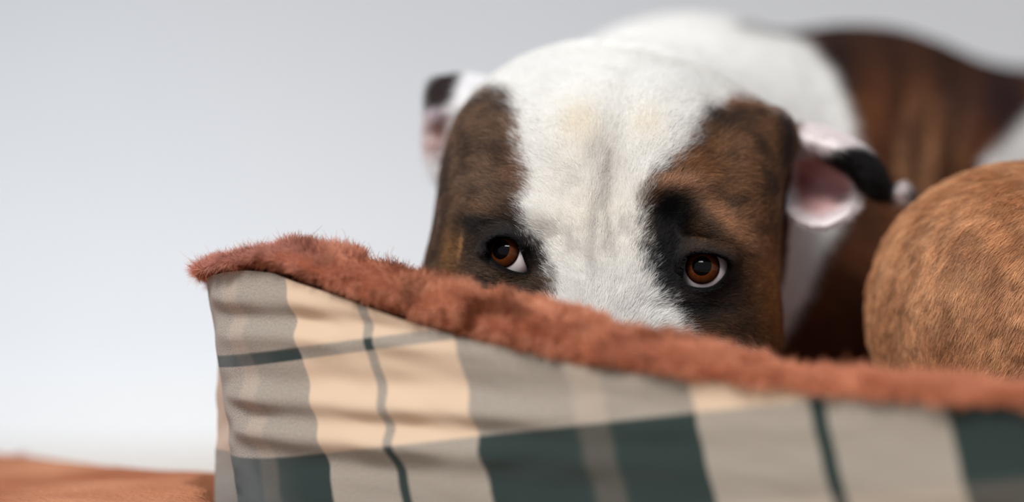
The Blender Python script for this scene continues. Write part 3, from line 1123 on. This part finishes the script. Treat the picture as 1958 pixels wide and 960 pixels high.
# arc length -> warp position, so that the stripes fall where the cloth shows them
i560 = np.argmin(np.where(front, np.abs(ppx - 560), 1e9))
fr_i = np.nonzero(front & (ppx > 400) & (PS[:, 3] < -.6))[0]
sx_of = lambda p_: np.interp(p_, ppx[fr_i], plen[fr_i])
ub = np.array([(436, -.250), (545, 0.0), (690, .248), (868, .5), (1110, .75), (1312, 1.0), (1556, 1.25), (1800, 1.5), (2040, 1.75)])
us = sx_of(ub[:, 0])
u_path = np.interp(plen, us, ub[:, 1])
u_path = np.where(plen < us[0], ub[0, 1] - (us[0] - plen) / .17, u_path)
u_path = np.where(plen > us[-1], ub[-1, 1] + (plen - us[-1]) / .17, u_path)
NT = 90
ts = np.linspace(0, 1, NT)
nP = len(PXY)
V = np.empty((nP, NT, 3))
UV = np.empty((nP, NT, 2))
for j, t in enumerate(ts):
    z = zt_p + (.002 - zt_p) * t + .004 * (1 - t) ** 8 * 0
    drop = zt_p - z
    dH = H - z
    out = .004 * np.sin(math.pi * np.clip(t * 1.3, 0, 1)) + .010 * np.minimum(1, 4 * t) * (t)
    # soft creases that fan out from the near corner
    fx = PXY[:, 0] + .2 * drop
    flat = np.clip(-PN @ BP, 0, 1)
    m = front * sstep(.12, -.03, fx) * sstep(.0, .008, drop) * sstep(.62, .98, flat) * (.35 + 1.3 * vnoise(np.stack([plen, np.full(nP, t * .16), plen * 0], 1), 55, 63))
    arg = dH - .035 * (fx + .1)
    wr = .0016 * np.exp(-.5 * ((arg - .0185) / .0035) ** 2) - .0018 * np.exp(-.5 * ((arg - .0260) / .0030) ** 2)
    wr = wr + .0013 * np.exp(-.5 * ((arg - .0330) / .0030) ** 2) - .0012 * np.exp(-.5 * ((arg - .0480) / .0035) ** 2)
    wr = wr + .0016 * np.exp(-.5 * ((arg - .0570) / .0030) ** 2) - .0012 * np.exp(-.5 * ((arg - .0640) / .0025) ** 2)
    wr = wr + .0016 * np.exp(-.5 * ((arg - .0715) / .0028) ** 2) - .0010 * np.exp(-.5 * ((arg - .0800) / .0030) ** 2)
    nse = fbm(np.stack([plen, np.full(nP, z.mean()) * 4, plen * 0], 1), 18, 61) - .5
    off = m * wr * 1.45 + nse * .004
    base = PXY + PN * (out * .25 + off)[:, None]
    sh = (.12 + .13 * flat) * drop * front
    V[:, j, 0] = base[:, 0] + sh
    V[:, j, 1] = base[:, 1] + sh * SL * flat
    V[:, j, 2] = z
    UV[:, j, 0] = u_path
    vv = dH + .145 * (PXY[:, 0] + .2 * drop + .089)
    UV[:, j, 1] = (vv - .0405) / .155 + .25
F = []
for i in range(nP):
    k = (i + 1) % nP
    for j in range(NT - 1):
        F.append((i * NT + j, k * NT + j, k * NT + j + 1, i * NT + j + 1)[::-1])
ow = mesh_obj('outer_cover', V.reshape(-1, 3), F, mp, bed, True, None, UV.reshape(-1, 2))
ow['label'] = 'green, cream and grey plaid cloth side'

# fleece rim: a soft roll along the top of the wall, then the lining down to the cushion
fleece_m = attr_mat('fleece_backing', .95, .1)
THK = .034
NR = 40
RV = np.empty((nP, NR, 3))
zlo = zt_p + np.minimum(.0006, .1 * (zt_f - zt_p)) - .0020 * sstep(700, 1000, ppx) - .0036 * sstep(880, 1120, ppx) * sstep(1650, 1150, ppx)
zc = .5 * (zlo + zt_f)
hz = np.maximum(.5 * (zt_f - zlo), .003)
th = np.concatenate([np.linspace(-.5 * math.pi, 1.5 * math.pi, NR, endpoint=False)])
for j, t in enumerate(th):
    dd = THK * .5 - (THK * .5 + .003) * np.cos(t)
    RV[:, j, :2] = PXY - PN * dd
    RV[:, j, 2] = zc + hz * np.sin(t) * 1.05
lum_ = fbm(RV.reshape(-1, 3), 80, 71)
FB = lin(124, 68, 48)
Fr = []
for i in range(nP):
    k = (i + 1) % nP
    for j in range(NR):
        l = (j + 1) % NR
        Fr.append((i * NR + j, k * NR + j, k * NR + l, i * NR + l))
Fr = np.array(Fr)[:, ::-1]
rim_v = RV.reshape(-1, 3)
mesh_obj('fleece_rim', rim_v, Fr, fleece_m, bed, True, np.tile(FB, (len(rim_v), 1)))['label'] = 'rust-brown fleece edging'

IV = np.empty((nP, 12, 3))
for j, t in enumerate(np.linspace(0, 1, 12)):
    IV[:, j, :2] = PXY - PN * (THK - .004 + .006 * math.sin(t * math.pi))
    IV[:, j, 2] = zc + (.05 - zc) * t
IF = []
for i in range(nP):
    k = (i + 1) % nP
    for j in range(11):
        IF.append((i * 12 + j, k * 12 + j, k * 12 + j + 1, i * 12 + j + 1))
mesh_obj('fleece_lining', IV.reshape(-1, 3), IF, fleece_m, bed, True, np.tile(FB, (nP * 12, 1)))

# cushion
nu_, nv_ = 40, 40
CV, CF = [], []
for i in range(nu_ + 1):
    for j in range(nv_ + 1):
        u, v = i / nu_, j / nv_
        e = min(u, 1 - u, v, 1 - v)
        xy = A + FD * (THK + .002 + u * (BW - 2 * THK - .004)) + BD * (THK + .002 + v * (BL - 2 * THK - .004))
        CV.append((xy[0], xy[1], .045 + .025 * min(1, e * 9) ** .5))
for i in range(nu_):
    for j in range(nv_):
        k = i * (nv_ + 1) + j
        CF.append((k, k + nv_ + 1, k + nv_ + 2, k + 1))
nb = len(CV)
ring = [i * (nv_ + 1) for i in range(nu_ + 1)] + [nu_ * (nv_ + 1) + j for j in range(1, nv_ + 1)] + [i * (nv_ + 1) + nv_ for i in range(nu_ - 1, -1, -1)] + [j for j in range(nv_ - 1, 0, -1)]
for r in ring:
    CV.append((CV[r][0], CV[r][1], .001))
for i in range(len(ring)):
    k = (i + 1) % len(ring)
    CF.append((ring[i], nb + i, nb + k, ring[k]))
CF.append(tuple(range(nb, nb + len(ring)))[::-1])
mesh_obj('mattress', np.array(CV), CF, fleece_m, bed, True, np.tile(FB, (len(CV), 1)))

# fleece pile on the rim, in tufts
pile_m = fur_mat('fleece_pile', .8, .12, .12)
rvis = np.repeat(np.where(front & (ppx > 300) & (ppx < 2250), 1.0, .18), NR)
ppr = np.repeat(ppx, NR)
rvis *= np.where(rvis > .5, 1 + 1.5 * sstep(900, 400, ppr), 1)
RNm = np.empty((nP, NR, 3))
for j, t in enumerate(th):
    RNm[:, j, :2] = PN * math.cos(t)
    RNm[:, j, 2] = math.sin(t)
rim_n = RNm.reshape(-1, 3)


def rim_normal(p):
    """outward from the roll's centre line"""
    d = ((p[:, None, :2] - (PXY - PN * THK * .5)[None, fr_all]) ** 2).sum(-1)
    k = np.array(fr_all)[np.argmin(d, 1)]
    c_ = np.stack([(PXY - PN * THK * .5)[k, 0], (PXY - PN * THK * .5)[k, 1], zc[k]], 1)
    v = p - c_
    along = np.stack([-PN[k, 1], PN[k, 0], PN[k, 0] * 0], 1)
    v = v - (v * along).sum(1)[:, None] * along
    nn = np.stack([PN[k, 0], PN[k, 1], PN[k, 0] * 0], 1)
    a_ = (v * nn).sum(1) / (THK * .5 + .003) ** 2
    b_ = v[:, 2] / (hz[k] * 1.05) ** 2
    n_ = nn * a_[:, None]
    n_[:, 2] += b_
    return unit(n_), along, k


fr_all = np.arange(nP)
rt = sample_mesh(rim_v, Fr, 260000, rvis)
rn, along, kk = [np.concatenate(x) for x in zip(*[rim_normal(c) for c in np.array_split(rt, 130)])]
N = len(rt)
cell = np.floor(rt / .0052 + 3 * np.stack([vnoise(rt, 160, 81), vnoise(rt, 160, 82), vnoise(rt, 160, 83)], 1)).astype(np.int64)
tr = np.stack([_hash(cell[:, 0], cell[:, 1], cell[:, 2], s) for s in (91, 92, 93, 94)], 1)
bend = np.stack([vnoise(rt, 95, 84) - .5, vnoise(rt, 95, 85) - .5, vnoise(rt, 95, 86) - .5], 1)
dirv = rn * .46 + bend * 2.4 + (tr[:, :3] - .5) * .55 + along * -.12 + np.array([-.12, 0, -.15]) + rng.normal(0, .20, (N, 3))
dirv = unit(dirv)
under = sstep(.25, -.5, rn[:, 2])
dirv[:, 2] = dirv[:, 2] * (1 - under) + np.maximum(dirv[:, 2], -.05) * under
dirv = unit(dirv + rn * np.maximum(0, .16 - (dirv * rn).sum(1))[:, None])
L = (.0042 + .0024 * rng.random(N)) * (.7 + .6 * tr[:, 3]) * np.interp(ppx[kk], [380, 800, 1958], [1, 1.05, 1.0])
stray = rng.random(N) < .007
L[stray] *= 1.6
L *= 1 - .35 * under
K = 6
pts = np.empty((N, K, 3))
pos = rt - rn * .0006
pts[:, 0] = pos
crl = rng.normal(0, 1, (N, 3)) * .38 + np.stack([vnoise(rt, 230, 87) - .5, vnoise(rt, 230, 88) - .5, vnoise(rt, 230, 89) - .5], 1) * 1.0
for k in range(1, K):
    d = unit(dirv + crl * (k / (K - 1)) * 1.1 + np.array([0, 0, -.10]) * k / K)
    pos = pos + d * (L / (K - 1))[:, None]
    pts[:, k] = pos
cn = fbm(rt, 130, 72)
col = lerp(np.tile(lin(170, 100, 71), (N, 1)), np.tile(lin(224, 162, 130), (N, 1)), np.clip(.15 + .9 * (tr[:, 3] - .35) + .8 * (cn - .5), 0, 1))
col = lerp(col, lin(108, 54, 33), .8 * sstep(.50, .36, fbm(rt, 75, 73)))
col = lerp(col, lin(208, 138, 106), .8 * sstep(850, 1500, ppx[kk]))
col = lerp(col, lin(206, 146, 132), .55 * sstep(760, 430, ppx[kk]) * sstep(-.2, .5, rn[:, 2]))  # light from above painted in: paler pink on up-facing pile, left end
col = col * (.8 + .4 * rng.random(N))[:, None]
rad = np.outer(.000055 + .000025 * rng.random(N), [1, 1, .95, .8, .6, .25]) * np.where(front[kk] & (ppx[kk] < 2250), np.interp(ppx[kk], [400, 900, 1958], [1, 1.7, 2.2]), 3.5)[:, None]
hair_obj('fleece_pile', pts, rad, col, pile_m, bed)['label'] = 'rust-brown fleece pile'

# ------------------------------------------------------------------ fleece cushion at the left, and the scrap on it
bl_m = noise_mat('cushion_fleece', rgba(150, 86, 56), rgba(192, 132, 98), 16, .5, 420, .95)
CT = .073
EDGE = [(-520, 846), (-200, 850), (0, 855), (64, 858), (122, 867), (204, 879), (281, 887), (383, 894), (440, 897), (500, 900)]
far = np.array([((ex - 979) / FPX * (H - CT) * FPX / (ey - 480), (H - CT) * FPX / (ey - 480)) for ex, ey in EDGE])
nu_, nv_, nr_ = 60, 50, 8
low = V[:, :, :].reshape(-1, 3)
low = low[(low[:, 2] < .085) & (low[:, 1] < 1.3)]
ybin = np.linspace(.90, 1.28, 39)
xlim = np.array([low[np.abs(low[:, 1] - y_) < .012][:, 0].min() for y_ in ybin]) - .004
xlim = np.where(ybin < .945, np.minimum(xlim, xlim[ybin >= .945][0]), xlim)
grid = np.empty((nu_, nv_, 2))
fu = np.linspace(0, 1, nu_)[:, None]
tv_ = np.linspace(0, 1, nv_)[None, :]
lim_ = np.full((nu_, nv_), -.12)
for _ in range(4):
    gx = -.46 + (lim_ + .46) * fu
    gy = np.interp(gx, far[:, 0], far[:, 1]) * (1 - tv_) + .70 * tv_
    lim_ = np.interp(gy, ybin, xlim)
grid[:, :, 0], grid[:, :, 1] = gx, gy
cx, cy = grid[:, :, 0].mean(), grid[:, :, 1].mean()
ii, jj = np.meshgrid(np.arange(nu_), np.arange(nv_), indexing='ij')
ed = np.minimum(np.minimum(ii * .012, (nu_ - 1 - ii) * .034), np.minimum(jj, nv_ - 1 - jj) * .010)
top = CT - .030 * np.clip(1 - ed / .034, 0, 1) ** 2.2
top += .005 * (fbm(np.stack([grid[..., 0].ravel(), grid[..., 1].ravel(), np.zeros(nu_ * nv_)], 1), 20, 55).reshape(nu_, nv_) - .5) * (ed > .03)
bot = .001 + .022 * np.clip(1 - ed / .034, 0, 1) ** 2.2
CV = np.concatenate([np.dstack([grid, top]).reshape(-1, 3), np.dstack([grid, bot]).reshape(-1, 3)])
o_ = nu_ * nv_
CF = []
for i in range(nu_ - 1):
    for j in range(nv_ - 1):
        k = i * nv_ + j
        CF.append((k, k + 1, k + nv_ + 1, k + nv_))
        CF.append((o_ + k, o_ + k + nv_, o_ + k + nv_ + 1, o_ + k + 1))
rim = [i * nv_ for i in range(nu_)] + [(nu_ - 1) * nv_ + j for j in range(1, nv_)] + [i * nv_ + nv_ - 1 for i in range(nu_ - 2, -1, -1)] + [j for j in range(nv_ - 2, 0, -1)]
for i in range(len(rim)):
    k = (i + 1) % len(rim)
    CF.append((rim[i], rim[k], o_ + rim[k], o_ + rim[i]))
co = mesh_obj('floor_cushion', CV, CF, bl_m)
co['label'], co['category'] = 'rust-orange fleece cushion on the floor, left of the plaid bed', 'cushion'

sc_m = plain('scrap_white', rgba(222, 214, 212), .7)
c = P(30, 862, 1.165)
c[2] = CT - .002
n = 14
SV, SF = [], []
for i in range(n):
    for j in range(6):
        u, v = i / (n - 1) - .5, j / 5 - .5
        SV.append((c[0] + u * .010 + v * .001, c[1] - .008 + v * .008 + .002 * math.sin(u * 7), c[2] + .0035 + .0010 * math.sin(u * 9 + v * 2)))
for i in range(n - 1):
    for j in range(5):
        SF.append((i * 6 + j, (i + 1) * 6 + j, (i + 1) * 6 + j + 1, i * 6 + j + 1))
so_ = mesh_obj('cloth_scrap', SV, SF, sc_m)
m_ = so_.modifiers.new('thick', 'SOLIDIFY')
m_.thickness = .0012
so_['label'], so_['category'] = 'small white scrap of cloth lying on the orange cushion at the far left', 'scrap'
